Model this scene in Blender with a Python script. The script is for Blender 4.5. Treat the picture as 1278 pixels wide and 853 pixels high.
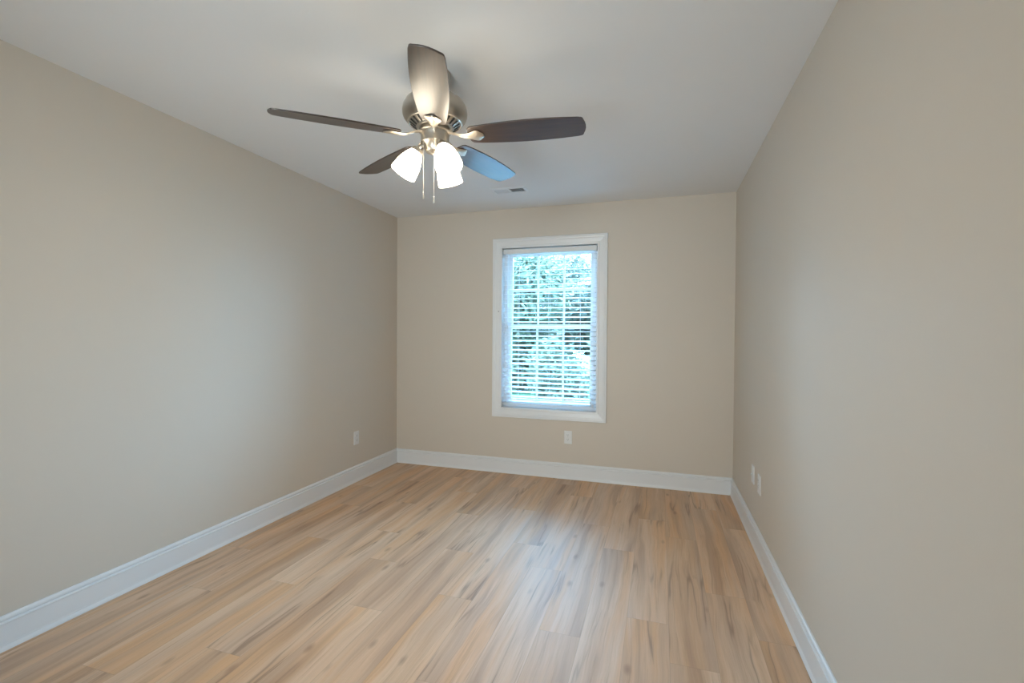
import bpy, bmesh, math, random
from mathutils import Vector, Matrix, noise
random.seed(7)
for o in list(bpy.data.objects): bpy.data.objects.remove(o, do_unlink=True)
C = bpy.context.scene.collection
S = bpy.context.scene
PI = math.pi

# ------------------------------------------------------------------ numbers of the room (metres)
XL, XR, YB, YR, H = -2.510, 0.572, 4.162, -1.05, 2.44
CAM = Vector((0, 0, 1.2814)); YAW, PITCH, ROLL, FPX = -0.3037, -0.0140, 0.0069, 589.74

# ------------------------------------------------------------------ camera
cd = bpy.data.cameras.new('camera'); cam = bpy.data.objects.new('camera', cd); C.objects.link(cam)
fw = Vector((math.sin(YAW)*math.cos(PITCH), math.cos(YAW)*math.cos(PITCH), math.sin(PITCH)))
rt = Vector((math.cos(YAW), -math.sin(YAW), 0)); up = rt.cross(fw)
r2 = rt*math.cos(ROLL)+up*math.sin(ROLL); u2 = -rt*math.sin(ROLL)+up*math.cos(ROLL)
m = Matrix((r2, u2, -fw)).transposed().to_4x4(); m.translation = CAM
cam.matrix_world = m
cd.sensor_fit = 'HORIZONTAL'; cd.sensor_width = 36; cd.lens = 36*FPX/1278
cd.clip_start = 0.02; cd.clip_end = 200
S.camera = cam

# ------------------------------------------------------------------ sky, daylight, exposure
DAYC = (0.31, 0.65, 1.0)
WARM = (1.0, 0.87, 0.67)
FILLC = (0.83, 0.93, 0.96)
DAY = 29.0            # brightness of the sky
LAMP = 10.5          # brightness of the lit glass shades
BULB = 300.0         # the bulbs inside them
FILL = 29.0          # added fill lamp behind the camera, set in a made-up doorway
w = bpy.data.worlds.new('sky'); S.world = w; w.use_nodes = True
wn = w.node_tree.nodes; wl = w.node_tree.links
bg = wn['Background']; bg.inputs[1].default_value = DAY
tc = wn.new('ShaderNodeTexCoord'); sp = wn.new('ShaderNodeSeparateXYZ'); cr = wn.new('ShaderNodeValToRGB')
wl.new(tc.outputs['Generated'], sp.inputs[0]); wl.new(sp.outputs['Z'], cr.inputs[0]); wl.new(cr.outputs[0], bg.inputs[0])
cr.color_ramp.elements[0].position = 0.0; cr.color_ramp.elements[0].color = (*DAYC, 1)
cr.color_ramp.elements[1].position = 1.0; cr.color_ramp.elements[1].color = (DAYC[0]*2.6, DAYC[1]*2.8, DAYC[2]*3, 1)   # overcast sky: zenith three times the horizon

def area(name, loc, rot, sx, sy, power, col, portal=False, spread=PI):
    l = bpy.data.lights.new(name, 'AREA'); l.shape = 'RECTANGLE'; l.size = sx; l.size_y = sy
    l.energy = power; l.color = col; l.spread = spread
    if portal: l.cycles.is_portal = True
    o = bpy.data.objects.new(name, l); C.objects.link(o); o.location = loc; o.rotation_euler = rot
    return o
area('window_portal', (-0.965, YB+0.18, 1.345), (-PI/2, 0, 0), 0.95, 1.55, 0, (1, 1, 1), portal=True)
area('rear_fill_light', (-0.945, YR-0.03, 1.05), (math.radians(97), 0, 0), 0.79, 1.9, FILL, FILLC, spread=math.radians(100))  # added fill light, no real source stands here

S.view_settings.view_transform = 'Standard'; S.view_settings.look = 'None'
S.view_settings.gamma = 1; S.view_settings.use_curve_mapping = False
S.view_settings.exposure = 0.0

# ------------------------------------------------------------------ materials
def mat(name, col, rough=0.5, metal=0.0, spec=0.5, **kw):
    mt = bpy.data.materials.new(name); mt.use_nodes = True
    b = mt.node_tree.nodes['Principled BSDF']
    b.inputs['Base Color'].default_value = (*col, 1); b.inputs['Roughness'].default_value = rough
    b.inputs['Metallic'].default_value = metal; b.inputs['Specular IOR Level'].default_value = spec
    for k, v in kw.items(): b.inputs[k.replace('_', ' ')].default_value = v
    return mt
def bump(mt, scale, strength, dist=0.002, detail=4, coord='Object', stretch=None):
    n, l = mt.node_tree.nodes, mt.node_tree.links
    t = n.new('ShaderNodeTexCoord'); nz = n.new('ShaderNodeTexNoise'); b = n.new('ShaderNodeBump')
    nz.inputs['Scale'].default_value = scale; nz.inputs['Detail'].default_value = detail
    if stretch:
        mp = n.new('ShaderNodeMapping'); mp.inputs['Scale'].default_value = stretch
        l.new(t.outputs[coord], mp.inputs[0]); l.new(mp.outputs[0], nz.inputs['Vector'])
    else: l.new(t.outputs[coord], nz.inputs['Vector'])
    b.inputs['Strength'].default_value = strength; b.inputs['Distance'].default_value = dist
    l.new(nz.outputs['Fac'], b.inputs['Height']); l.new(b.outputs[0], n['Principled BSDF'].inputs['Normal'])
    return mt
M_wall = bump(mat('greige_wall_paint', (0.63, 0.565, 0.485), 0.55, spec=0.35), 260, 0.12, 0.001)
M_ceil = bump(mat('flat_ceiling_paint', (0.80, 0.80, 0.80), 0.85, spec=0.2), 180, 0.15, 0.001)
M_trim = mat('white_trim_paint', (0.755, 0.765, 0.775), 0.32)
M_vinyl = mat('white_vinyl', (0.82, 0.84, 0.86), 0.35)
M_slat = mat('white_blind_slat', (0.88, 0.89, 0.90), 0.4)
def add_translucent(mt, col, f):
    n, l = mt.node_tree.nodes, mt.node_tree.links; tr = n.new('ShaderNodeBsdfTranslucent'); mx = n.new('ShaderNodeMixShader')
    tr.inputs[0].default_value = (*col, 1); mx.inputs[0].default_value = f
    l.new(n['Principled BSDF'].outputs[0], mx.inputs[1]); l.new(tr.outputs[0], mx.inputs[2]); l.new(mx.outputs[0], n['Material Output'].inputs['Surface'])
M_rail = mat('white_blind_rail', (0.74, 0.75, 0.75), 0.45)
add_translucent(M_slat, (0.95, 0.96, 0.97), 0.5)            # thin vinyl lets daylight glow through
M_cord = mat('white_cord', (0.80, 0.82, 0.84), 0.8)
M_plate = mat('white_wall_plate', (0.74, 0.74, 0.73), 0.3)
M_dark = mat('dark_slot', (0.02, 0.02, 0.02), 0.6)
M_screw = mat('plate_screw', (0.7, 0.7, 0.68), 0.3, metal=0.6)
M_nickel = bump(mat('brushed_nickel', (0.52, 0.48, 0.42), 0.36, metal=1.0), 60, 0.08, 0.001, stretch=(1, 1, 30))
M_nickel2 = mat('satin_nickel_casting', (0.60, 0.55, 0.48), 0.40, metal=1.0)
M_vent = mat('white_enamel', (0.78, 0.79, 0.80), 0.4)
M_duct_shade = mat('duct_shade', (0.05, 0.055, 0.06), 0.8)
M_hook = mat('dark_screw', (0.05, 0.05, 0.05), 0.5)

def glass_mat():
    mt = bpy.data.materials.new('window_glass'); mt.use_nodes = True
    n, l = mt.node_tree.nodes, mt.node_tree.links; n.clear()
    o = n.new('ShaderNodeOutputMaterial'); mx = n.new('ShaderNodeMixShader'); t = n.new('ShaderNodeBsdfTransparent')
    g = n.new('ShaderNodeBsdfGlossy'); fr = n.new('ShaderNodeFresnel')
    t.inputs[0].default_value = (0.93, 0.97, 0.97, 1); g.inputs['Roughness'].default_value = 0.02; fr.inputs[0].default_value = 1.45
    l.new(fr.outputs[0], mx.inputs[0]); l.new(t.outputs[0], mx.inputs[1]); l.new(g.outputs[0], mx.inputs[2]); l.new(mx.outputs[0], o.inputs[0])
    return mt
M_glass = glass_mat()
def emis(name, col, s):
    mt = mat(name, (0.9, 0.9, 0.88), 0.3)
    b = mt.node_tree.nodes['Principled BSDF']
    b.inputs['Emission Color'].default_value = (*col, 1); b.inputs['Emission Strength'].default_value = s
    return mt
M_shade = emis('lit_frosted_glass', WARM, LAMP)
M_bulb = emis('lit_bulb', WARM, BULB)

# wood of the fan blades
def blade_mat():
    mt = mat('dark_walnut_blade', (0.06, 0.03, 0.02), 0.31, spec=1.0)
    n, l = mt.node_tree.nodes, mt.node_tree.links
    t = n.new('ShaderNodeTexCoord'); mp = n.new('ShaderNodeMapping'); mp.inputs['Scale'].default_value = (4, 60, 60)
    nz = n.new('ShaderNodeTexNoise'); nz.inputs['Scale'].default_value = 1.6; nz.inputs['Detail'].default_value = 6
    r = n.new('ShaderNodeValToRGB'); r.color_ramp.elements[0].position = 0.35; r.color_ramp.elements[1].position = 0.7
    r.color_ramp.elements[0].color = (0.012, 0.006, 0.004, 1); r.color_ramp.elements[1].color = (0.055, 0.026, 0.015, 1)
    l.new(t.outputs['Object'], mp.inputs[0]); l.new(mp.outputs[0], nz.inputs['Vector']); l.new(nz.outputs['Fac'], r.inputs[0])
    l.new(r.outputs[0], n['Principled BSDF'].inputs['Base Color'])
    n['Principled BSDF'].inputs['Coat Weight'].default_value = 0.5; n['Principled BSDF'].inputs['Coat Roughness'].default_value = 0.5
    return mt
M_blade = blade_mat()

# luxury vinyl plank floor: planks run along Y, 0.18 wide, 1.22 long, staggered
def floor_mat():
    mt = mat('oak_plank_floor', (0.5, 0.35, 0.25), 0.42, spec=0.36)
    n, l = mt.node_tree.nodes, mt.node_tree.links; B = n['Principled BSDF']
    def mth(op, a, b=None, c=None):
        x = n.new('ShaderNodeMath'); x.operation = op
        for i, v in enumerate((a, b, c)):
            if v is None: continue
            if isinstance(v, (int, float)): x.inputs[i].default_value = v
            else: l.new(v, x.inputs[i])
        return x.outputs[0]
    def comb(a, b, c):
        x = n.new('ShaderNodeCombineXYZ')
        for i, v in enumerate((a, b, c)):
            if isinstance(v, (int, float)): x.inputs[i].default_value = v
            else: l.new(v, x.inputs[i])
        return x.outputs[0]
    def white(v):
        x = n.new('ShaderNodeTexWhiteNoise'); x.noise_dimensions = '3D'; l.new(v, x.inputs[0]); return x
    def nz(v, scale, detail=4, rough=0.55, dist=0.0):
        x = n.new('ShaderNodeTexNoise'); x.inputs['Scale'].default_value = scale; x.inputs['Detail'].default_value = detail
        x.inputs['Roughness'].default_value = rough; x.inputs['Distortion'].default_value = dist; l.new(v, x.inputs['Vector']); return x.outputs['Fac']
    def ramp(v, stops):
        x = n.new('ShaderNodeValToRGB'); e = x.color_ramp.elements
        while len(e) < len(stops): e.new(0.5)
        for k, (p_, c_) in enumerate(stops): e[k].position = p_; e[k].color = (*c_, 1)
        l.new(v, x.inputs[0]); return x.outputs[0]
    def mix(f, a, b, mode='MIX'):
        x = n.new('ShaderNodeMix'); x.data_type = 'RGBA'; x.blend_type = mode
        for i, v in ((0, f), (6, a), (7, b)):
            if isinstance(v, (int, float)): x.inputs[i].default_value = v
            elif isinstance(v, tuple): x.inputs[i].default_value = (*v, 1)
            else: l.new(v, x.inputs[i])
        return x.outputs[2]
    W, L = 0.180, 1.22
    tcx = n.new('ShaderNodeTexCoord'); sx = n.new('ShaderNodeSeparateXYZ'); l.new(tcx.outputs['Object'], sx.inputs[0])
    X, Y = sx.outputs['X'], sx.outputs['Y']
    u = mth('DIVIDE', mth('ADD', X, 10.03), W); row = mth('FLOOR', u); fu = mth('FRACT', u)
    ro = white(comb(row, 3.7, 0)).outputs['Value']
    v = mth('ADD', mth('DIVIDE', Y, L), mth('ADD', mth('MULTIPLY', row, 0.382), mth('MULTIPLY', ro, 0.25))); col = mth('FLOOR', v); fv = mth('FRACT', v)
    idv = comb(row, col, 1.5)
    w1 = white(idv); rnd = w1.outputs['Value']; sc = n.new('ShaderNodeSeparateColor'); l.new(w1.outputs['Color'], sc.inputs[0])
    ra, rb = sc.outputs[0], sc.outputs[1]
    zoff = mth('MULTIPLY', rnd, 50.0)
    # each plank shows its own figure; the coarse figure wanders along the plank (cathedral grain)
    warp = nz(comb(mth('MULTIPLY', X, 2.0), mth('MULTIPLY', Y, 1.1), zoff), 1.0, 3, 0.6)
    xw = mth('ADD', X, mth('MULTIPLY', warp, 0.075))
    broad = nz(comb(mth('MULTIPLY', xw, 11.0), mth('MULTIPLY', Y, 0.75), zoff), 1.0, 2, 0.5, 0.3)
    hue = nz(comb(mth('MULTIPLY', xw, 9.0), mth('MULTIPLY', Y, 0.6), mth('ADD', zoff, 9.3)), 1.0, 2, 0.5, 0.2)
    streak = nz(comb(mth('MULTIPLY', xw, 62.0), mth('MULTIPLY', Y, 1.6), zoff), 1.0, 5, 0.62, 0.5)
    fine = nz(comb(mth('MULTIPLY', xw, 230.0), mth('MULTIPLY', Y, 6.0), zoff), 1.0, 3, 0.6)
    crk = nz(comb(mth('MULTIPLY', xw, 9.0), mth('MULTIPLY', Y, 0.42), mth('ADD', zoff, 3.1)), 1.0, 3, 0.5, 0.08)
    crm = nz(comb(mth('MULTIPLY', xw, 5.0), mth('MULTIPLY', Y, 1.8), mth('ADD', zoff, 5.7)), 1.0, 2, 0.5)
    base = ramp(ra, [(0.0, (0.58, 0.375, 0.235)), (0.35, (0.64, 0.42, 0.265)), (0.65, (0.68, 0.46, 0.305)), (1.0, (0.72, 0.50, 0.34))])
    c1 = mix(mth('MULTIPLY', ramp(hue, [(0.50, (0, 0, 0)), (0.62, (1, 1, 1))]), 0.60), base, (0.72, 0.41, 0.20))   # warm orange bands
    c1 = mix(mth('MULTIPLY', ramp(hue, [(0.36, (1, 1, 1)), (0.47, (0, 0, 0))]), 0.55), c1, (0.58, 0.42, 0.31))      # grey pink bands
    c1 = mix(mth('MULTIPLY', ramp(broad, [(0.50, (0, 0, 0)), (0.66, (1, 1, 1))]), 0.60), c1, (0.42, 0.265, 0.175))
    c1 = mix(mth('MULTIPLY', ramp(broad, [(0.34, (1, 1, 1)), (0.46, (0, 0, 0))]), 0.45), c1, (0.80, 0.60, 0.43))
    c2 = mix(mth('MULTIPLY', ramp(streak, [(0.53, (0, 0, 0)), (0.72, (1, 1, 1))]), 0.48), c1, (0.37, 0.215, 0.13))
    c2 = mix(mth('MULTIPLY', ramp(streak, [(0.26, (1, 1, 1)), (0.43, (0, 0, 0))]), 0.30), c2, (0.74, 0.56, 0.41))
    crl = mth('ABSOLUTE', mth('SUBTRACT', crk, 0.5))
    line = mth('MULTIPLY', ramp(crl, [(0.002, (1, 1, 1)), (0.016, (0, 0, 0))]), ramp(crm, [(0.50, (0, 0, 0)), (0.60, (1, 1, 1))]))
    halo = mth('MULTIPLY', ramp(crl, [(0.0, (1, 1, 1)), (0.055, (0, 0, 0))]), ramp(crm, [(0.47, (0, 0, 0)), (0.62, (1, 1, 1))]))
    c2 = mix(mth('MULTIPLY', halo, 0.32), c2, (0.36, 0.225, 0.15))
    c2 = mix(mth('MULTIPLY', line, 0.42), c2, (0.15, 0.09, 0.06))
    c3 = mix(mth('MULTIPLY', ramp(fine, [(0.40, (0, 0, 0)), (0.75, (1, 1, 1))]), 0.25), c2, (0.44, 0.28, 0.18))
    # knots
    vo = n.new('ShaderNodeTexVoronoi'); vo.inputs['Scale'].default_value = 1.0
    l.new(comb(mth('MULTIPLY', xw, 7.5), mth('MULTIPLY', Y, 3.1), zoff), vo.inputs['Vector'])
    kn = ramp(vo.outputs['Distance'], [(0.03, (1, 1, 1)), (0.13, (0, 0, 0))])
    c4 = mix(mth('MULTIPLY', kn, 0.45), c3, (0.20, 0.11, 0.07))
    # seams
    du = mth('MINIMUM', fu, mth('SUBTRACT', 1.0, fu)); dv = mth('MINIMUM', fv, mth('SUBTRACT', 1.0, fv))
    su = mth('LESS_THAN', du, 0.0011/W); sv = mth('LESS_THAN', dv, 0.0011/L); seam = mth('MAXIMUM', su, sv)
    c5 = mix(mth('MULTIPLY', seam, 0.22), c4, (0.16, 0.10, 0.07))
    l.new(c5, B.inputs['Base Color'])
    rr = mth('ADD', 0.44, mth('MULTIPLY', fine, 0.14)); l.new(rr, B.inputs['Roughness'])
    bp = n.new('ShaderNodeBump'); bp.inputs['Strength'].default_value = 0.25; bp.inputs['Distance'].default_value = 0.001
    l.new(mth('SUBTRACT', mth('MULTIPLY', fine, 0.5), mth('MULTIPLY', seam, 1.0)), bp.inputs['Height']); l.new(bp.outputs[0], B.inputs['Normal'])
    return mt
M_floor = floor_mat()

def leaf_mat(name, a, b):
    mt = mat(name, a, 0.55, spec=0.3)
    n, l = mt.node_tree.nodes, mt.node_tree.links; B = n['Principled BSDF']
    t = n.new('ShaderNodeTexCoord'); nz = n.new('ShaderNodeTexNoise'); nz.inputs['Scale'].default_value = 3.5; nz.inputs['Detail'].default_value = 5
    r = n.new('ShaderNodeValToRGB'); r.color_ramp.elements[0].position = 0.35; r.color_ramp.elements[1].position = 0.65
    r.color_ramp.elements[0].color = (*a, 1); r.color_ramp.elements[1].color = (*b, 1)
    l.new(t.outputs['Object'], nz.inputs['Vector']); l.new(nz.outputs['Fac'], r.inputs[0]); l.new(r.outputs[0], B.inputs['Base Color'])
    tr = n.new('ShaderNodeBsdfTranslucent'); mx = n.new('ShaderNodeMixShader'); mx.inputs[0].default_value = 0.25
    l.new(r.outputs[0], tr.inputs[0]); l.new(B.outputs[0], mx.inputs[1]); l.new(tr.outputs[0], mx.inputs[2])
    l.new(mx.outputs[0], n['Material Output'].inputs['Surface'])
    return mt
M_leaf = [leaf_mat('leaf_deep_green', (0.062, 0.064, 0.038), (0.11, 0.11, 0.066)), leaf_mat('leaf_grey_green', (0.078, 0.074, 0.054), (0.14, 0.13, 0.09))]
M_leaf.append(leaf_mat('leaf_shrub', (0.042, 0.044, 0.027), (0.080, 0.080, 0.05)))
M_bark = bump(mat('bark', (0.16, 0.12, 0.09), 0.9), 12, 0.6, 0.02)
M_lawn = leaf_mat('lawn_grass', (0.035, 0.065, 0.03), (0.06, 0.10, 0.045))

# ------------------------------------------------------------------ helpers
def obj(name, bm, mt, parent=None, smooth=False, bevel=0.0, mats=None):
    me = bpy.data.meshes.new(name); bmesh.ops.recalc_face_normals(bm, faces=bm.faces[:]); bm.to_mesh(me); bm.free()
    for q in (mats or [mt]): me.materials.append(q)
    if smooth:
        for p in me.polygons: p.use_smooth = True
    o = bpy.data.objects.new(name, me); C.objects.link(o)
    if parent: o.parent = parent
    if bevel:
        b = o.modifiers.new('bevel', 'BEVEL'); b.width = bevel; b.segments = 2; b.limit_method = 'ANGLE'; b.angle_limit = 0.6
    if smooth:
        e = o.modifiers.new('split', 'EDGE_SPLIT'); e.split_angle = math.radians(38)
    return o
def thing(name, label, cat, loc=(0, 0, 0), rotz=0, group=None):
    o = bpy.data.objects.new(name, None); C.objects.link(o); o.empty_display_size = 0.05
    o.location = loc; o.rotation_euler = (0, 0, rotz); o['label'] = label; o['category'] = cat
    if group: o['group'] = group
    return o
def struct(name, bm, mt, parent=None, **k):
    o = obj(name, bm, mt, parent, **k); o['kind'] = 'structure'; return o
def box(bm, x0, x1, y0, y1, z0, z1, mi=0):
    v = [bm.verts.new(p) for p in ((x0,y0,z0),(x1,y0,z0),(x1,y1,z0),(x0,y1,z0),(x0,y0,z1),(x1,y0,z1),(x1,y1,z1),(x0,y1,z1))]
    for f in ((0,3,2,1),(4,5,6,7),(0,1,5,4),(1,2,6,5),(2,3,7,6),(3,0,4,7)):
        bm.faces.new([v[i] for i in f]).material_index = mi
    return v
def lathe(bm, prof, n=48, M=None, cap=True):
    rings = []
    for r, z in prof:
        rings.append([bm.verts.new((r*math.cos(2*PI*k/n), r*math.sin(2*PI*k/n), z)) for k in range(n)])
    vs = [v for g in rings for v in g]
    for a, b in zip(rings, rings[1:]):
        for k in range(n): bm.faces.new((a[k], a[(k+1) % n], b[(k+1) % n], b[k]))
    if cap:
        bm.faces.new(rings[0]); bm.faces.new(rings[-1])
    if M: bmesh.ops.transform(bm, matrix=M, verts=vs)
    return vs
def tube(bm, pts, rad, n=10):
    pts = [Vector(p) for p in pts]; rings = []
    rr = rad if isinstance(rad, (list, tuple)) else [rad]*len(pts)
    for i, p in enumerate(pts):
        t = (pts[min(i+1, len(pts)-1)]-pts[max(i-1, 0)]).normalized()
        a = t.cross(Vector((0, 0, 1)) if abs(t.z) < 0.9 else Vector((1, 0, 0))).normalized(); b = t.cross(a)
        rings.append([bm.verts.new(p+(a*math.cos(2*PI*k/n)+b*math.sin(2*PI*k/n))*rr[i]) for k in range(n)])
    for a, b in zip(rings, rings[1:]):
        for k in range(n): bm.faces.new((a[k], a[(k+1) % n], b[(k+1) % n], b[k]))
    bm.faces.new(rings[0]); bm.faces.new(rings[-1])
def loft(bm, path, prof, closed=True):
    """sweep profile points (a,b) along rectangle corners: path = function(a,b)->list of corner points"""
    rows = [[bm.verts.new(q) for q in path(a, b)] for a, b in prof]
    n = len(rows[0])
    for i in range(len(rows)-1+(1 if closed else 0)):
        A, Bq = rows[i], rows[(i+1) % len(rows)]
        for k in range(n): bm.faces.new((A[k], A[(k+1) % n], Bq[(k+1) % n], Bq[k]))

# ------------------------------------------------------------------ room shell
T = 0.14
bm = bmesh.new(); box(bm, XL-T, XR+T, YR-T, YB+T, -0.12, 0); struct('floor', bm, M_floor)
bm = bmesh.new(); box(bm, XL-T, XR+T, YR-T, YB+T, H, H+0.12); ceiling = bm
# hole over the register is a flat dark sheet, painted duct shade; keep the slab whole
struct('ceiling', bm, M_ceil)
bm = bmesh.new(); box(bm, XL-T, XL, YR-T, YB+T, 0, H); struct('wall_left', bm, M_wall)
bm = bmesh.new(); box(bm, XR, XR+T, YR-T, YB+T, 0, H); struct('wall_right', bm, M_wall)
WX0, WX1, WZ0, WZ1 = -1.402, -0.530, 0.610, 2.080      # opening of the window
bm = bmesh.new()
xs = [XL, WX0-0.015, WX1+0.015, XR]; zs = [0, WZ0-0.015, WZ1+0.015, H]
for yy in (YB, YB+T):
    g = [[bm.verts.new((x, yy, z)) for z in zs] for x in xs]
    for i in range(3):
        for j in range(3):
            if i == 1 and j == 1: continue
            bm.faces.new((g[i][j], g[i+1][j], g[i+1][j+1], g[i][j+1]))
    if yy == YB: g0 = g
for (a, b), (c, d) in zip(((1,1),(2,1),(2,2),(1,2)), ((2,1),(2,2),(1,2),(1,1))):
    bm.faces.new((g0[a][b], g0[c][d], g[c][d], g[a][b]))
for (a, b), (c, d) in (((0,0),(3,0)), ((0,3),(3,3)), ((0,0),(0,3)), ((3,0),(3,3))):
    bm.faces.new((g0[a][b], g0[c][d], g[c][d], g[a][b]))
struct('wall_back', bm, M_wall)
# rear wall behind the camera, with a cased opening added for the fill lamp
DX0, DX1, DZ = -1.35, -0.54, 2.04
bm = bmesh.new()
box(bm, XL, DX0, YR-T, YR, 0, H); box(bm, DX1, XR, YR-T, YR, 0, H); box(bm, DX0, DX1, YR-T, YR, DZ, H)
struct('wall_rear', bm, M_wall)
# added shell behind the opening, keeps sky light out: walls, floor and ceiling
HY = YR-T-1.25
bm = bmesh.new(); box(bm, -3.2, 0.4, HY-T, HY, 0, H); box(bm, -3.2-T, -3.2, HY-T, YR-T, 0, H); box(bm, 0.4, 0.4+T, HY-T, YR-T, 0, H)
box(bm, -3.2, XL-T, YR-T-0.001, YR-T+0.1, 0, H)
struct('wall_sky_block', bm, M_wall)
bm = bmesh.new(); box(bm, -3.2-T, 0.4+T, HY-T, YR-T, -0.12, -0.001); struct('floor_sky_block', bm, M_floor)
bm = bmesh.new(); box(bm, -3.2-T, 0.4+T, HY-T, YR-T, H+0.001, H+0.12); struct('ceiling_sky_block', bm, M_ceil)

# baseboards: 0.138 tall, ogee top and a cove shoe at the bottom
BP = [(0, 0), (0.021, 0), (0.021, 0.006), (0.0185, 0.012), (0.0155, 0.019), (0.0145, 0.028), (0.0140, 0.1045),
      (0.0160, 0.1065), (0.0165, 0.1095), (0.0155, 0.1125), (0.0080, 0.1150), (0.0080, 0.1175), (0.0112, 0.1215), (0.0115, 0.1270), (0.0095, 0.1330), (0.0060, 0.1370), (0.004, 0.138), (0, 0.138)]
def baseboard(name, pts):
    """pts: two floor points plus inward normal; mitred by shifting the ends inward by the profile depth"""
    (a, b, nrm, ma, mb) = pts
    a, b, nrm = Vector(a), Vector(b), Vector(nrm); d = (b-a).normalized()
    bm = bmesh.new(); A, B_ = [], []
    for t, z in BP:
        A.append(bm.verts.new(a+nrm*t+d*(t*ma)+Vector((0, 0, z)))); B_.append(bm.verts.new(b+nrm*t-d*(t*mb)+Vector((0, 0, z))))
    k = len(BP)
    for i in range(k): bm.faces.new((A[i], A[(i+1) % k], B_[(i+1) % k], B_[i]))
    bm.faces.new(A); bm.faces.new(B_)
    return struct(name, bm, M_trim)
baseboard('baseboard_left', ((XL, YR, 0), (XL, YB, 0), (1, 0, 0), 1, 1))
baseboard('baseboard_right', ((XR, YR, 0), (XR, YB, 0), (-1, 0, 0), 1, 1))
baseboard('baseboard_back', ((XL, YB, 0), (XR, YB, 0), (0, -1, 0), 1, 1))
baseboard('baseboard_rear', ((DX1+0.09, YR, 0), (XR, YR, 0), (0, 1, 0), 0, 1))

# ------------------------------------------------------------------ window_1
win = bpy.data.objects.new('window_1', None); C.objects.link(win); win.location = (0, 0, 0); win['kind'] = 'structure'
def rect(x0, x1, z0, z1):
    return lambda g, y: [(x0-g, y, z0-g), (x1+g, y, z0-g), (x1+g, y, z1+g), (x0-g, y, z1+g)]
# moulded casing, picture-framed; g = distance outward from the opening
bm = bmesh.new()
prof = [(0.0, YB+0.004), (0.0, YB-0.008), (0.003, YB-0.011), (0.016, YB-0.012), (0.021, YB-0.0095), (0.044, YB-0.012), (0.056, YB-0.013), (0.062, YB-0.017),
        (0.072, YB-0.0185), (0.078, YB-0.0165), (0.083, YB-0.0185), (0.088, YB-0.018), (0.090, YB-0.015), (0.090, YB+0.0)]
loft(bm, rect(WX0, WX1, WZ0, WZ1), prof, closed=False)
obj('casing', bm, M_trim, win)
# jamb liner of the opening
bm = bmesh.new()
loft(bm, rect(WX0, WX1, WZ0, WZ1), [(0.0, YB+0.003), (0.0, YB+T), (0.014, YB+T), (0.014, YB+0.003)])
obj('jamb', bm, M_trim, win)
# vinyl frame
FY0, FY1 = YB+0.072, YB+0.135
bm = bmesh.new()
loft(bm, rect(WX0+0.0, WX1-0.0, WZ0, WZ1), [(-0.001, FY0), (-0.028, FY0), (-0.028, FY0+0.02), (-0.034, FY0+0.02), (-0.034, FY1), (-0.001, FY1)])
obj('frame', bm, M_vinyl, win, bevel=0.0015)
MZ = 1.360
def sash(name, x0, x1, z0, z1, y0, y1, st, rl0, rl1):
    bm = bmesh.new()
    box(bm, x0, x0+st, y0, y1, z0, z1); box(bm, x1-st, x1, y0, y1, z0, z1)
    box(bm, x0+st, x1-st, y0, y1, z0, z0+rl0); box(bm, x0+st, x1-st, y0, y1, z1-rl1, z1)
    s = obj(name, bm, M_vinyl, win, bevel=0.002)
    gx0, gx1, gz0, gz1 = x0+st, x1-st, z0+rl0, z1-rl1; yc = (y0+y1)/2
    bm = bmesh.new(); wd = 0.009
    for k in (1, 2):
        xx = gx0+(gx1-gx0)*k/3; box(bm, xx-wd, xx+wd, yc-0.006, yc+0.006, gz0, gz1)
    zz = (gz0+gz1)/2
    for k in range(3):
        a = gx0+(gx1-gx0)*k/3+(wd if k else 0); b = gx0+(gx1-gx0)*(k+1)/3-(wd if k < 2 else 0)
        box(bm, a, b, yc-0.006, yc+0.006, zz-wd, zz+wd)
    obj('grille', bm, M_vinyl, s, bevel=0.002)
    bm = bmesh.new(); box(bm, gx0-0.005, gx1+0.005, yc+0.007, yc+0.010, gz0-0.005, gz1+0.005)
    obj('glass_pane', bm, M_glass, s)
    return s
sash('upper_sash', WX0+0.034, WX1-0.034, MZ-0.02, WZ1-0.030, FY0+0.036, FY0+0.058, 0.036, 0.036, 0.034)
sash('lower_sash', WX0+0.030, WX1-0.030, WZ0+0.030, MZ+0.02, FY0+0.008, FY0+0.032, 0.038, 0.045, 0.038)
bm = bmesh.new(); xc = (WX0+WX1)/2
box(bm, xc-0.03, xc+0.03, FY0-0.004, FY0+0.008, MZ+0.002, MZ+0.012); box(bm, xc-0.008, xc+0.022, FY0-0.008, FY0+0.004, MZ+0.012, MZ+0.018)
obj('sash_lock', bm, M_vinyl, win, bevel=0.002)
bm = bmesh.new(); lathe(bm, [(0.0035, 0), (0.0045, 0.003), (0.003, 0.006)], 12, Matrix.Translation((-1.433, YB-0.011, 1.498)) @ Matrix.Rotation(PI/2, 4, 'X'))
obj('screw', bm, M_hook, win)

# casing of the rear opening added for the fill lamp (behind the camera)
dr = bpy.data.objects.new('added_doorway', None); C.objects.link(dr); dr['kind'] = 'structure'
bm = bmesh.new()
box(bm, DX0-0.085, DX0, YR, YR+0.018, 0, DZ+0.085); box(bm, DX1, DX1+0.085, YR, YR+0.018, 0, DZ+0.085); box(bm, DX0, DX1, YR, YR+0.018, DZ, DZ+0.085)
obj('added_doorway_casing', bm, M_trim, dr, bevel=0.004)
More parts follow.
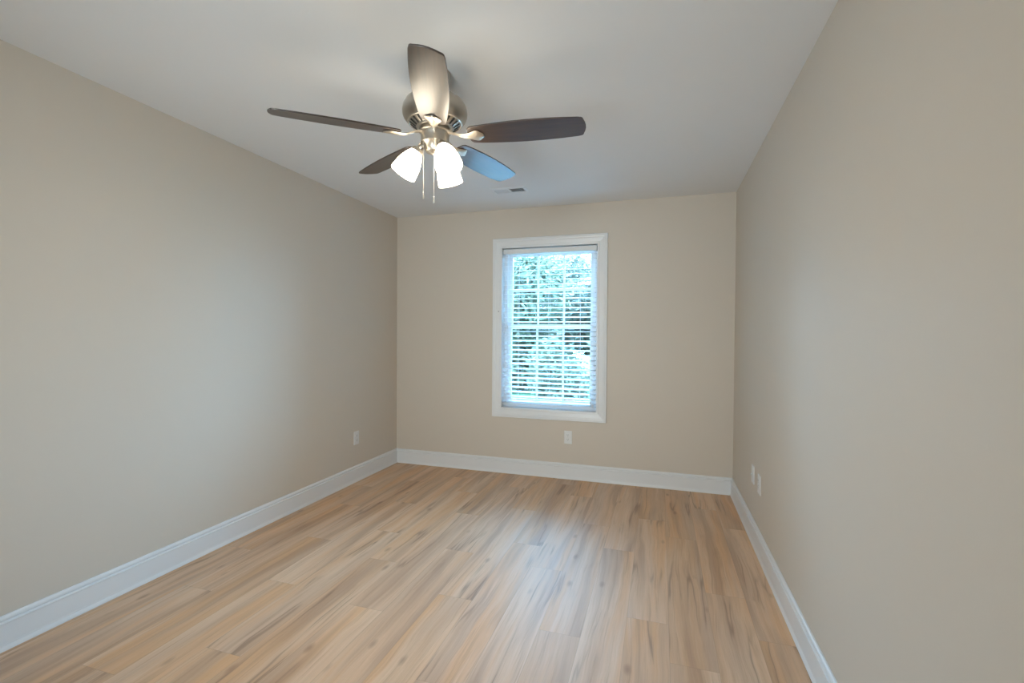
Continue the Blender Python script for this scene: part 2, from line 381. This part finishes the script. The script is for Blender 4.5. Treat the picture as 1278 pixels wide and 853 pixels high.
# ------------------------------------------------------------------ window blind
BY = YB+0.030                                             # depth plane of the slats
blind = thing('window_blind', 'white horizontal slat blind lowered with open slats inside the window frame', 'blind', (xc, BY, WZ1-0.003))
def loc(o): o.location = (-xc, -BY, -(WZ1-0.003)); return o
bx0, bx1 = WX0+0.006, WX1-0.006
bm = bmesh.new(); box(bm, bx0, bx1, YB+0.006, YB+0.056, WZ1-0.052, WZ1-0.009)
loc(obj('headrail', bm, M_rail, blind, bevel=0.003))
SP, ZT, ZBt = 0.0430, WZ1-0.078, 0.668
n_sl = int((ZT-ZBt)/SP)+1
TILT = math.radians(11)
bm = bmesh.new()
sec = []
for k in range(9):                                        # slightly crowned slat section
    s = -1+2*k/8; sec.append((s*0.0245, 0.0014*(1-s*s)))
topv = [(a, b+0.0010) for a, b in sec]; botv = [(a, b-0.0010) for a, b in reversed(sec)]
pr = topv+botv
A = [bm.verts.new((bx0+0.002-xc, a*math.cos(TILT)-b*math.sin(TILT), a*math.sin(TILT)+b*math.cos(TILT))) for a, b in pr]
Bv = [bm.verts.new((bx1-0.002-xc, v.co.y, v.co.z)) for v in A]
for i in range(len(A)): bm.faces.new((A[i], A[(i+1) % len(A)], Bv[(i+1) % len(A)], Bv[i]))
bm.faces.new(A); bm.faces.new(Bv)
sl0 = obj('slat', bm, M_slat, blind); sl0.location = (0, 0, ZT-(WZ1-0.003))
for k in range(1, n_sl):
    s = sl0.copy(); C.objects.link(s); s.parent = blind; s.location = (0, 0, ZT-k*SP-(WZ1-0.003))
zb = ZT-(n_sl-1)*SP
bm = bmesh.new(); box(bm, bx0+0.002, bx1-0.002, BY-0.025, BY+0.025, 0.632, 0.650)
loc(obj('bottom_rail', bm, M_slat, blind, bevel=0.004))
LX = (-1.254, -0.963, -0.682)
for x in LX:
    bm = bmesh.new()
    for dy in (-0.0265, 0.0265): tube(bm, [(x, BY+dy, WZ1-0.05), (x, BY+dy, 0.645)], 0.0009, 6)
    tube(bm, [(x+0.006, BY, WZ1-0.05), (x+0.006, BY, 0.645)], 0.0009, 6)
    for k in range(n_sl):
        z = ZT-k*SP-0.003; tube(bm, [(x, BY-0.0265, z-0.005), (x, BY+0.0265, z+0.005)], 0.0007, 4)
    loc(obj('ladder_cord', bm, M_cord, blind))
for x, z1 in ((-1.372, 1.352), (-1.350, 1.368)):         # tilt cords with tassels on the left
    bm = bmesh.new(); tube(bm, [(x, YB+0.001, WZ1-0.052), (x, YB+0.001, z1)], 0.0011, 6)
    c = loc(obj('tilt_cord', bm, M_cord, blind))
    bm = bmesh.new(); lathe(bm, [(0.002, 0.0), (0.006, -0.006), (0.0075, -0.028), (0.003, -0.032)], 12, Matrix.Translation((x, YB+0.001, z1)))
    obj('tassel', bm, M_plate, c, smooth=True)
for x in (-0.575, -0.560):                                 # lift cords on the right
    bm = bmesh.new(); tube(bm, [(x, YB+0.001, WZ1-0.052), (x, YB+0.001, 0.70)], 0.0010, 6)
    c = loc(obj('lift_cord', bm, M_cord, blind))
    bm = bmesh.new(); lathe(bm, [(0.002, 0.0), (0.006, -0.006), (0.0075, -0.028), (0.003, -0.032)], 12, Matrix.Translation((x, YB+0.001, 0.70-(x+0.575)*1.5)))
    obj('tassel', bm, M_plate, c, smooth=True)

# ------------------------------------------------------------------ ceiling fan
FX, FYc = -0.966, 1.915
fan = thing('ceiling_fan', 'brushed nickel ceiling fan with five dark wood blades and three lit frosted shades', 'ceiling fan', (FX, FYc, H))
Z = lambda z: z-H
def part(name, bm, mt, parent=fan, **k): return obj(name, bm, mt, parent, **k)
bm = bmesh.new(); lathe(bm, [(0.068, Z(2.4398)), (0.069, Z(2.428)), (0.066, Z(2.412)), (0.055, Z(2.392)), (0.036, Z(2.378)), (0.020, Z(2.374))], 64)
part('canopy', bm, M_nickel, smooth=True)
bm = bmesh.new(); lathe(bm, [(0.0135, Z(2.376)), (0.0135, Z(2.335))], 32); part('downrod', bm, M_nickel, smooth=True)
bm = bmesh.new(); lathe(bm, [(0.016, Z(2.352)), (0.034, Z(2.350)), (0.060, Z(2.343)), (0.100, Z(2.330)), (0.128, Z(2.310)), (0.140, Z(2.288)), (0.1435, Z(2.268)), (0.1425, Z(2.254)), (0.137, Z(2.240)),
                            (0.127, Z(2.228)), (0.119, Z(2.222)), (0.116, Z(2.224)), (0.113, Z(2.2215)), (0.080, Z(2.200)), (0.070, Z(2.198))], 96)
mh = part('motor_housing', bm, M_nickel, smooth=True)
# raised vent ribs around the underside, dark slots between
bm = bmesh.new(); nv = 24
for k in range(nv):
    a = 2*PI*k/nv
    vs = []
    for (r, z, hw) in ((0.110, 2.2185, 0.0052), (0.084, 2.2008, 0.0036)):
        for s in (-1, 1): vs.append((r*math.cos(a)-s*hw*math.sin(a), r*math.sin(a)+s*hw*math.cos(a), Z(z)))
    v = [bm.verts.new(q) for q in vs]; w_ = [bm.verts.new((q[0], q[1], q[2]-0.0018)) for q in vs]
    bm.faces.new((w_[0], w_[1], w_[3], w_[2]))
    for i, j in ((0, 1), (1, 3), (3, 2), (2, 0)): bm.faces.new((v[i], v[j], w_[j], w_[i]))
obj('vent_slots', bm, M_dark, mh)
bm = bmesh.new(); lathe(bm, [(0.1135, Z(2.2225)), (0.1145, Z(2.2190)), (0.1170, Z(2.2178)), (0.1200, Z(2.2188)), (0.1215, Z(2.2235))], 96, cap=False)
lathe(bm, [(0.0735, Z(2.1985)), (0.0745, Z(2.1950)), (0.0775, Z(2.1938)), (0.0805, Z(2.1960)), (0.0825, Z(2.2020))], 96, cap=False)
obj('vent_ring', bm, M_nickel2, mh, smooth=True)
bm = bmesh.new(); lathe(bm, [(0.060, Z(2.199)), (0.067, Z(2.196)), (0.0675, Z(2.186)), (0.0700, Z(2.183)), (0.0705, Z(2.178)), (0.066, Z(2.1745))], 64); part('flywheel', bm, M_nickel, smooth=True)
bm = bmesh.new(); lathe(bm, [(0.056, Z(2.178)), (0.0625, Z(2.176)), (0.0635, Z(2.170)), (0.0625, Z(2.164)), (0.0615, Z(2.140)), (0.0635, Z(2.136)), (0.0635, Z(2.130)), (0.058, Z(2.124)),
                            (0.050, Z(2.118)), (0.046, Z(2.104)), (0.038, Z(2.092)), (0.018, Z(2.086)), (0.010, Z(2.080)), (0.004, Z(2.074))], 64)
part('switch_housing', bm, M_nickel, smooth=True)
# blades
BZ, R0, R1, PITCHB = 2.158, 0.155, 0.655, math.radians(12.5)
def half(s):                                              # half width along the blade
    t = (s-R0)/(R1-R0)
    pts = [(0, .050), (.08, .0565), (.2, .0625), (.35, .0680), (.5, .0705), (.65, .0700), (.8, .0665), (.93, .0610), (1, .0575)]
    for (a, b), (c, d) in zip(pts, pts[1:]):
        if t <= c: return b+(d-b)*(t-a)/(c-a)
    return pts[-1][1]
def blade_outline():
    o = []; N = 22; rc = 0.014
    up_ = [(R0+(R1-R0)*k/N, half(R0+(R1-R0)*k/N)) for k in range(N+1)]
    body = [(x, y) for x, y in up_ if x < R1-rc-0.001 and x > R0+0.012]
    top = [(R0, 0.030), (R0+0.003, 0.041), (R0+0.012, 0.0515)]+body
    yt = half(R1)
    tip = [(R1-rc+rc*math.sin(a), yt-rc+rc*math.cos(a)) for a in (0.0, 0.4, 0.8, 1.2, 1.5)]
    arc = [(R1+0.010*(1-(q/(yt-rc))**2), q) for q in ((yt-rc)*0.6, (yt-rc)*0.2)]
    upper = top+tip+arc
    return upper+[(x, -y) for x, y in reversed(upper)]
def make_blade():
    bm = bmesh.new(); ol = blade_outline(); t = 0.0032
    vt = [bm.verts.new((x, y, t)) for x, y in ol]; vb = [bm.verts.new((x, y, -t)) for x, y in ol]
    bm.faces.new(vt); bm.faces.new(list(reversed(vb)))
    for i in range(len(ol)): bm.faces.new((vt[i], vt[(i+1) % len(ol)], vb[(i+1) % len(ol)], vb[i]))
    return obj('blade', bm, M_blade, fan, bevel=0.0012)
def make_bracket():
    """cast arm: a flat neck from the flywheel, twisting into a three-lobed plate under the blade"""
    bm = bmesh.new()
    st = [(0.058, 0.015, 0.017, 0), (0.075, 0.013, 0.016, 0), (0.090, 0.0115, 0.012, 0.1), (0.105, 0.0110, 0.006, 0.35), (0.120, 0.0120, 0.000, 0.7), (0.135, 0.0145, -0.0045, 0.9), (0.150, 0.0175, -0.0066, 1), (0.165, 0.0225, -0.0066, 1),
          (0.178, 0.0290, -0.0066, 1), (0.188, 0.0335, -0.0066, 1), (0.196, 0.0350, -0.0066, 1), (0.203, 0.0335, -0.0066, 1), (0.208, 0.0280, -0.0066, 1), (0.212, 0.0225, -0.0066, 1), (0.218, 0.0175, -0.0066, 1), (0.223, 0.0110, -0.0066, 1), (0.2255, 0.0040, -0.0066, 1)]
    rows = []
    for x, hw, z, tw in st:
        a = -PITCHB*(1-tw)                                 # untwisted near the hub
        row = []
        for y, dz in ((-hw, 0.0), (-hw*0.7, -0.0035), (-hw*0.25, -0.0062), (0, -0.0072), (hw*0.25, -0.0062), (hw*0.7, -0.0035), (hw, 0.0), (hw*0.6, 0.0022), (-hw*0.6, 0.0022)):
            yy = y*math.cos(a)-dz*math.sin(a)*0; zz = z+dz+y*math.sin(-a)
            row.append(bm.verts.new((x, yy, zz)))
        rows.append(row)
    for A_, B_ in zip(rows, rows[1:]):
        k = len(A_)
        for i in range(k): bm.faces.new((A_[i], A_[(i+1) % k], B_[(i+1) % k], B_[i]))
    bm.faces.new(rows[0]); bm.faces.new(rows[-1])
    return obj('blade_bracket', bm, M_nickel2, fan, smooth=True)
b0, k0 = make_blade(), make_bracket()
AZ = [6.3, 78.3, 150.3, 222.3, 294.3]
DROOP = [0.0, -1.2, -0.2, 1.5, -0.2]              # blades hang a little unevenly
for i, a in enumerate(AZ):
    mtx = Matrix.Translation((0, 0, Z(BZ))) @ Matrix.Rotation(math.radians(a), 4, 'Z') @ Matrix.Rotation(math.radians(DROOP[i]), 4, 'Y') @ Matrix.Rotation(-PITCHB, 4, 'X')
    for src in (b0, k0):
        o = src if i == 0 else src.copy()
        if i: C.objects.link(o); o.parent = fan
        o.matrix_local = mtx
# light arms, fitters, bell shades and bulbs
LAZ = [206.0, 322.0, 84.0]; TIL = math.radians(31)
shade_prof = [(0.0265, 0.0), (0.030, 0.004), (0.036, 0.016), (0.045, 0.034), (0.053, 0.056), (0.0585, 0.080), (0.0615, 0.104), (0.0635, 0.124),
              (0.0620, 0.1245), (0.0595, 0.104), (0.0565, 0.080), (0.051, 0.057), (0.043, 0.035), (0.034, 0.017), (0.028, 0.006)]
for a in LAZ:
    ar = math.radians(a)
    base = Vector((0.078*math.cos(ar), 0.078*math.sin(ar), Z(2.092)))
    bm = bmesh.new()
    pts = [Vector((r*math.cos(ar), r*math.sin(ar), Z(z))) for r, z in ((0.035, 2.112), (0.052, 2.118), (0.066, 2.114), (0.075, 2.104))]
    tube(bm, pts, 0.0085, 12)
    # local -Z of the shade points down and outwards
    mx = Matrix.Translation(base) @ Matrix.Rotation(ar, 4, 'Z') @ Matrix.Rotation(PI-TIL, 4, 'Y')
    lathe(bm, [(0.012, -0.014), (0.022, -0.012), (0.0285, -0.004), (0.0295, 0.012), (0.027, 0.014)], 32, mx)
    arm = part('lamp_arm', bm, M_nickel, smooth=True)
    bm = bmesh.new(); lathe(bm, [(r*0.92, z*0.95) for r, z in shade_prof], 48, mx, cap=False)
    sh = part('lamp_shade', bm, M_shade, smooth=True)
    bm = bmesh.new(); lathe(bm, [(0.012, 0.010), (0.013, 0.030), (0.024, 0.052), (0.029, 0.070), (0.026, 0.088), (0.014, 0.099), (0.003, 0.102)], 24, mx)
    obj('bulb', bm, M_bulb, sh, smooth=True)
# pull chains
def chain(dx, dy, ztop, zbot, fob):
    bm = bmesh.new(); z = ztop; k = 0
    while z > zbot:
        bmesh.ops.create_icosphere(bm, subdivisions=1, radius=0.0012, matrix=Matrix.Translation((dx, dy, Z(z)))); z -= 0.0034; k += 1
    tube(bm, [(dx, dy, Z(ztop)), (dx, dy, Z(zbot))], 0.0007, 5)
    c = part('pull_chain', bm, M_nickel2)
    bm = bmesh.new(); lathe(bm, fob, 16, Matrix.Translation((dx, dy, Z(zbot)))); obj('chain_pull', bm, M_nickel2, c, smooth=True)
fob = [(0.0015, 0.0), (0.0035, -0.003), (0.0022, -0.007), (0.0032, -0.016), (0.0038, -0.026), (0.0015, -0.030)]
rv, fv_ = Vector((0.954, 0.299)), Vector((0.299, -0.954))
p1 = rv*(-0.044)+fv_*0.036; chain(p1.x, p1.y, 2.128, 1.905, fob)
p2 = rv*(0.006)+fv_*0.060; chain(p2.x, p2.y, 2.128, 1.880, fob)

# ------------------------------------------------------------------ ceiling register
VX0, VX1, VY0, VY1 = -1.300, -1.018, 3.545, 3.685
vent = thing('ceiling_vent', 'white rectangular metal air vent in the ceiling near the window wall', 'vent', ((VX0+VX1)/2, (VY0+VY1)/2, H))
vc = ((VX0+VX1)/2, (VY0+VY1)/2)
bm = bmesh.new(); hw, hd = (VX1-VX0)/2, (VY1-VY0)/2
loft(bm, lambda g, z: [(-hw+g, -hd+g, z), (hw-g, -hd+g, z), (hw-g, hd-g, z), (-hw+g, hd-g, z)], [(0, -0.0005), (0.001, -0.003), (0.018, -0.0075), (0.022, -0.0075), (0.022, -0.0005)])
box(bm, -0.006, 0.006, -hd+0.02, hd-0.02, -0.0075, -0.001)
obj('vent_frame', bm, M_vent, vent)
bm = bmesh.new(); box(bm, -hw+0.021, hw-0.021, -hd+0.021, hd-0.021, -0.0012, -0.0004); obj('duct_shade_sheet', bm, M_duct_shade, vent)  # thin dark sheet, its colour stands in for shade inside the duct
for side in (-1, 1):
    for k in range(10):
        x = side*(0.014+k*0.0108)
        bm = bmesh.new(); th = 0.0005; an = math.radians(48)*side; dx, dz = 0.0052*math.sin(an), 0.0040
        v = []
        for yy in (-hd+0.021, hd-0.021):
            for sx, sz in ((-dx-th, -0.0016), (-dx+th, -0.0016), (dx+th, -0.0070), (dx-th, -0.0070)):
                v.append(bm.verts.new((x+sx, yy, sz)))
        for f in ((0,1,2,3), (4,5,6,7), (0,1,5,4), (1,2,6,5), (2,3,7,6), (3,0,4,7)): bm.faces.new([v[i] for i in f])
        obj('louver', bm, M_vent, vent)
for sx in (-1, 1):
    bm = bmesh.new(); lathe(bm, [(0.003, -0.0055), (0.0035, -0.0080), (0.002, -0.0090)], 12, Matrix.Translation((sx*(hw-0.010), 0, 0.001))); obj('screw', bm, M_screw, vent)

# ------------------------------------------------------------------ outlets
def outlet(label, locv, rotz, kind='duplex'):
    """built in XZ with the room on -Y"""
    t = thing('wall_outlet' if kind == 'duplex' else 'wall_plate', label, 'outlet' if kind == 'duplex' else 'wall plate', locv, rotz)
    bm = bmesh.new(); w_, h_ = 0.035, 0.0572
    loft(bm, lambda g, y: [(-w_+g, y, -h_+g), (w_-g, y, -h_+g), (w_-g, y, h_-g), (-w_+g, y, h_-g)], [(0, 0), (0, -0.0025), (0.003, -0.0055), (0.0345, -0.006)], closed=False)
    obj('cover_plate', bm, M_plate, t)
    if kind == 'duplex':
        for s in (-1, 1):
            zc = s*0.0195; bm = bmesh.new()
            pts = []
            for k in range(28):
                a = 2*PI*k/28; x = 0.0172*math.cos(a); z = 0.0172*math.sin(a); z = max(-0.0140, min(0.0140, z)); pts.append((x, z+zc))
            A_ = [bm.verts.new((x, -0.0050, z)) for x, z in pts]; B_ = [bm.verts.new((x, -0.0082, z)) for x, z in pts]
            bm.faces.new(B_)
            for i in range(28): bm.faces.new((A_[i], A_[(i+1) % 28], B_[(i+1) % 28], B_[i]))
            r = obj('receptacle', bm, M_plate, t, bevel=0.0005)
            bm = bmesh.new()
            box(bm, -0.0075, -0.0055, -0.0086, -0.0080, zc+0.000, zc+0.0085); box(bm, 0.0055, 0.0072, -0.0086, -0.0080, zc+0.001, zc+0.0075)
            lathe(bm, [(0.0024, 0), (0.0024, 0.0005)], 12, Matrix.Translation((0, -0.0081, zc-0.0065)) @ Matrix.Rotation(PI/2, 4, 'X'))
            obj('slots', bm, M_dark, r)
        scr = [0]
    else:
        bm = bmesh.new(); lathe(bm, [(0.0095, 0.004), (0.0090, 0.0075), (0.0050, 0.0078), (0.0048, 0.014), (0.0020, 0.0142)], 24, Matrix.Rotation(PI/2, 4, 'X'))
        obj('coaxial_jack', bm, M_screw, t, smooth=True); scr = [-0.0415, 0.0415]
    for z in scr:
        bm = bmesh.new(); lathe(bm, [(0.0030, 0.0050), (0.0030, 0.0066), (0.0018, 0.0072)], 12, Matrix.Translation((0, 0, z)) @ Matrix.Rotation(PI/2, 4, 'X'))
        obj('screw', bm, M_screw, t)
    return t
outlet('white duplex outlet on the wall directly below the window', (-0.774, YB, 0.371), 0)
outlet('white duplex outlet low on the left wall near the back corner', (XL, 3.503, 0.377), PI/2)
outlet('white duplex outlet with dark slots on the right wall, nearer of the two plates', (XR, 3.100, 0.404), -PI/2)
outlet('plain white wall plate on the right wall, closer to the back corner', (XR, 3.300, 0.411), -PI/2, 'coax')

# ------------------------------------------------------------------ outside the window: lawn and trees
GZ = -0.35
bm = bmesh.new(); box(bm, -20, 14, YB+T+0.005, 34, GZ-0.3, GZ); g = struct('ground', bm, M_lawn)
M_bounce = bump(mat('pale_bounce', (0.72, 0.71, 0.69), 0.85), 40, 0.3, 0.003)
bm = bmesh.new(); box(bm, -6.5, 4.5, YB+T+0.01, 8.1, GZ-0.01, GZ+0.03); struct('bounce_slab', bm, M_bounce, bevel=0.01)  # unseen pale slab, added to bounce sky light up to the ceiling
def crown_mesh(name, n, size, lobes, leaf, mt, rng):
    bm = bmesh.new()
    for _ in range(n):
        c, r = lobes[rng.randrange(len(lobes))]
        d = Vector((rng.gauss(0, 1), rng.gauss(0, 1), rng.gauss(0, 1))).normalized()
        p = Vector(c)+Vector((d.x*r[0], d.y*r[1], d.z*r[2]))*(rng.random()**0.35)
        a = Vector((rng.gauss(0, 1), rng.gauss(0, 1), rng.gauss(0, 0.6))).normalized(); b = a.cross(Vector((rng.gauss(0, 1), rng.gauss(0, 1), rng.gauss(0, 1)))).normalized()
        L_ = leaf*(0.6+0.8*rng.random()); W_ = L_*0.32
        v = [bm.verts.new(p-a*L_), bm.verts.new(p+b*W_-a*L_*0.1), bm.verts.new(p+a*L_), bm.verts.new(p-b*W_-a*L_*0.1)]
        bm.faces.new(v)
    return bm
def tree(label, x, y, h, r, n, mi, seed, group=None, low=False):
    rng = random.Random(seed); t = thing('garden_tree' if not low else 'garden_shrub', label, 'tree' if not low else 'shrub', (x, y, GZ), 0, group)
    lobes = []
    for k in range(9 if not low else 5):
        a = rng.random()*2*PI; q = rng.random()**0.5*0.55*r; zz = (0.18+0.64*rng.random())*h if not low else (0.35+0.3*rng.random())*h
        s = (0.34+0.22*rng.random())*r; lobes.append(((q*math.cos(a), q*math.sin(a), zz), (s*1.25, s*1.25, s*(1.1 if not low else h/r*0.9))))
    me = crown_mesh('crown', n, r, lobes, 0.12 if not low else 0.06, M_leaf[mi], rng)
    obj('crown', me, M_leaf[2] if low else M_leaf[mi], t)
    bm = bmesh.new(); tube(bm, [(0, 0, -0.05), (0.03, 0.02, h*0.3), (-0.04, 0.0, h*0.6), (0.02, 0.03, h*0.82)], [0.035*r+0.04, 0.03*r+0.03, 0.02*r+0.02, 0.02], 10)
    for k in range(6):
        c, s = lobes[k % len(lobes)]; z0 = c[2]*0.6; tube(bm, [(0, 0, z0), (c[0]*0.5, c[1]*0.5, (z0+c[2])/2), c], [0.03, 0.022, 0.008], 6)
    obj('trunk', bm, M_bark, t, smooth=True)
GR = 'leafy trees seen through the window'
LB = 'blue-green leafy tree outside, seen through the slats of the window blind'
for i, (x, y, h, r, n, mi) in enumerate(((-4.1, 13.0, 4.3, 1.75, 16000, 0), (-0.2, 12.6, 3.9, 1.7, 14000, 1), (-8.0, 13.4, 4.4, 1.8, 12000, 1), (-2.4, 17.6, 4.7, 1.9, 16000, 1), (-6.6, 18.0, 5.0, 1.9, 16000, 0), (2.0, 17.6, 5.0, 1.9, 9000, 0), (-4.5, 22.5, 5.9, 2.3, 12000, 1), (-0.1, 22.8, 5.2, 2.2, 9000, 1), (-9.2, 22.8, 6.0, 2.3, 9000, 0))):
    tree(LB, x, y, h, r, n, mi, 20+i, GR)
for i, (x, y, h, r, n, mi) in enumerate(((-1.9, 9.3, 1.5, 0.75, 6000, 1), (-3.8, 9.5, 1.6, 0.75, 6000, 0), (0.0, 9.4, 1.5, 0.75, 5000, 0), (-5.7, 9.6, 1.5, 0.75, 5000, 1))):
    tree('low rounded green shrub outside on the lawn below the trees, seen through the window', x, y, h, r, n, mi, 60+i, 'shrubs on the lawn outside the window', True)
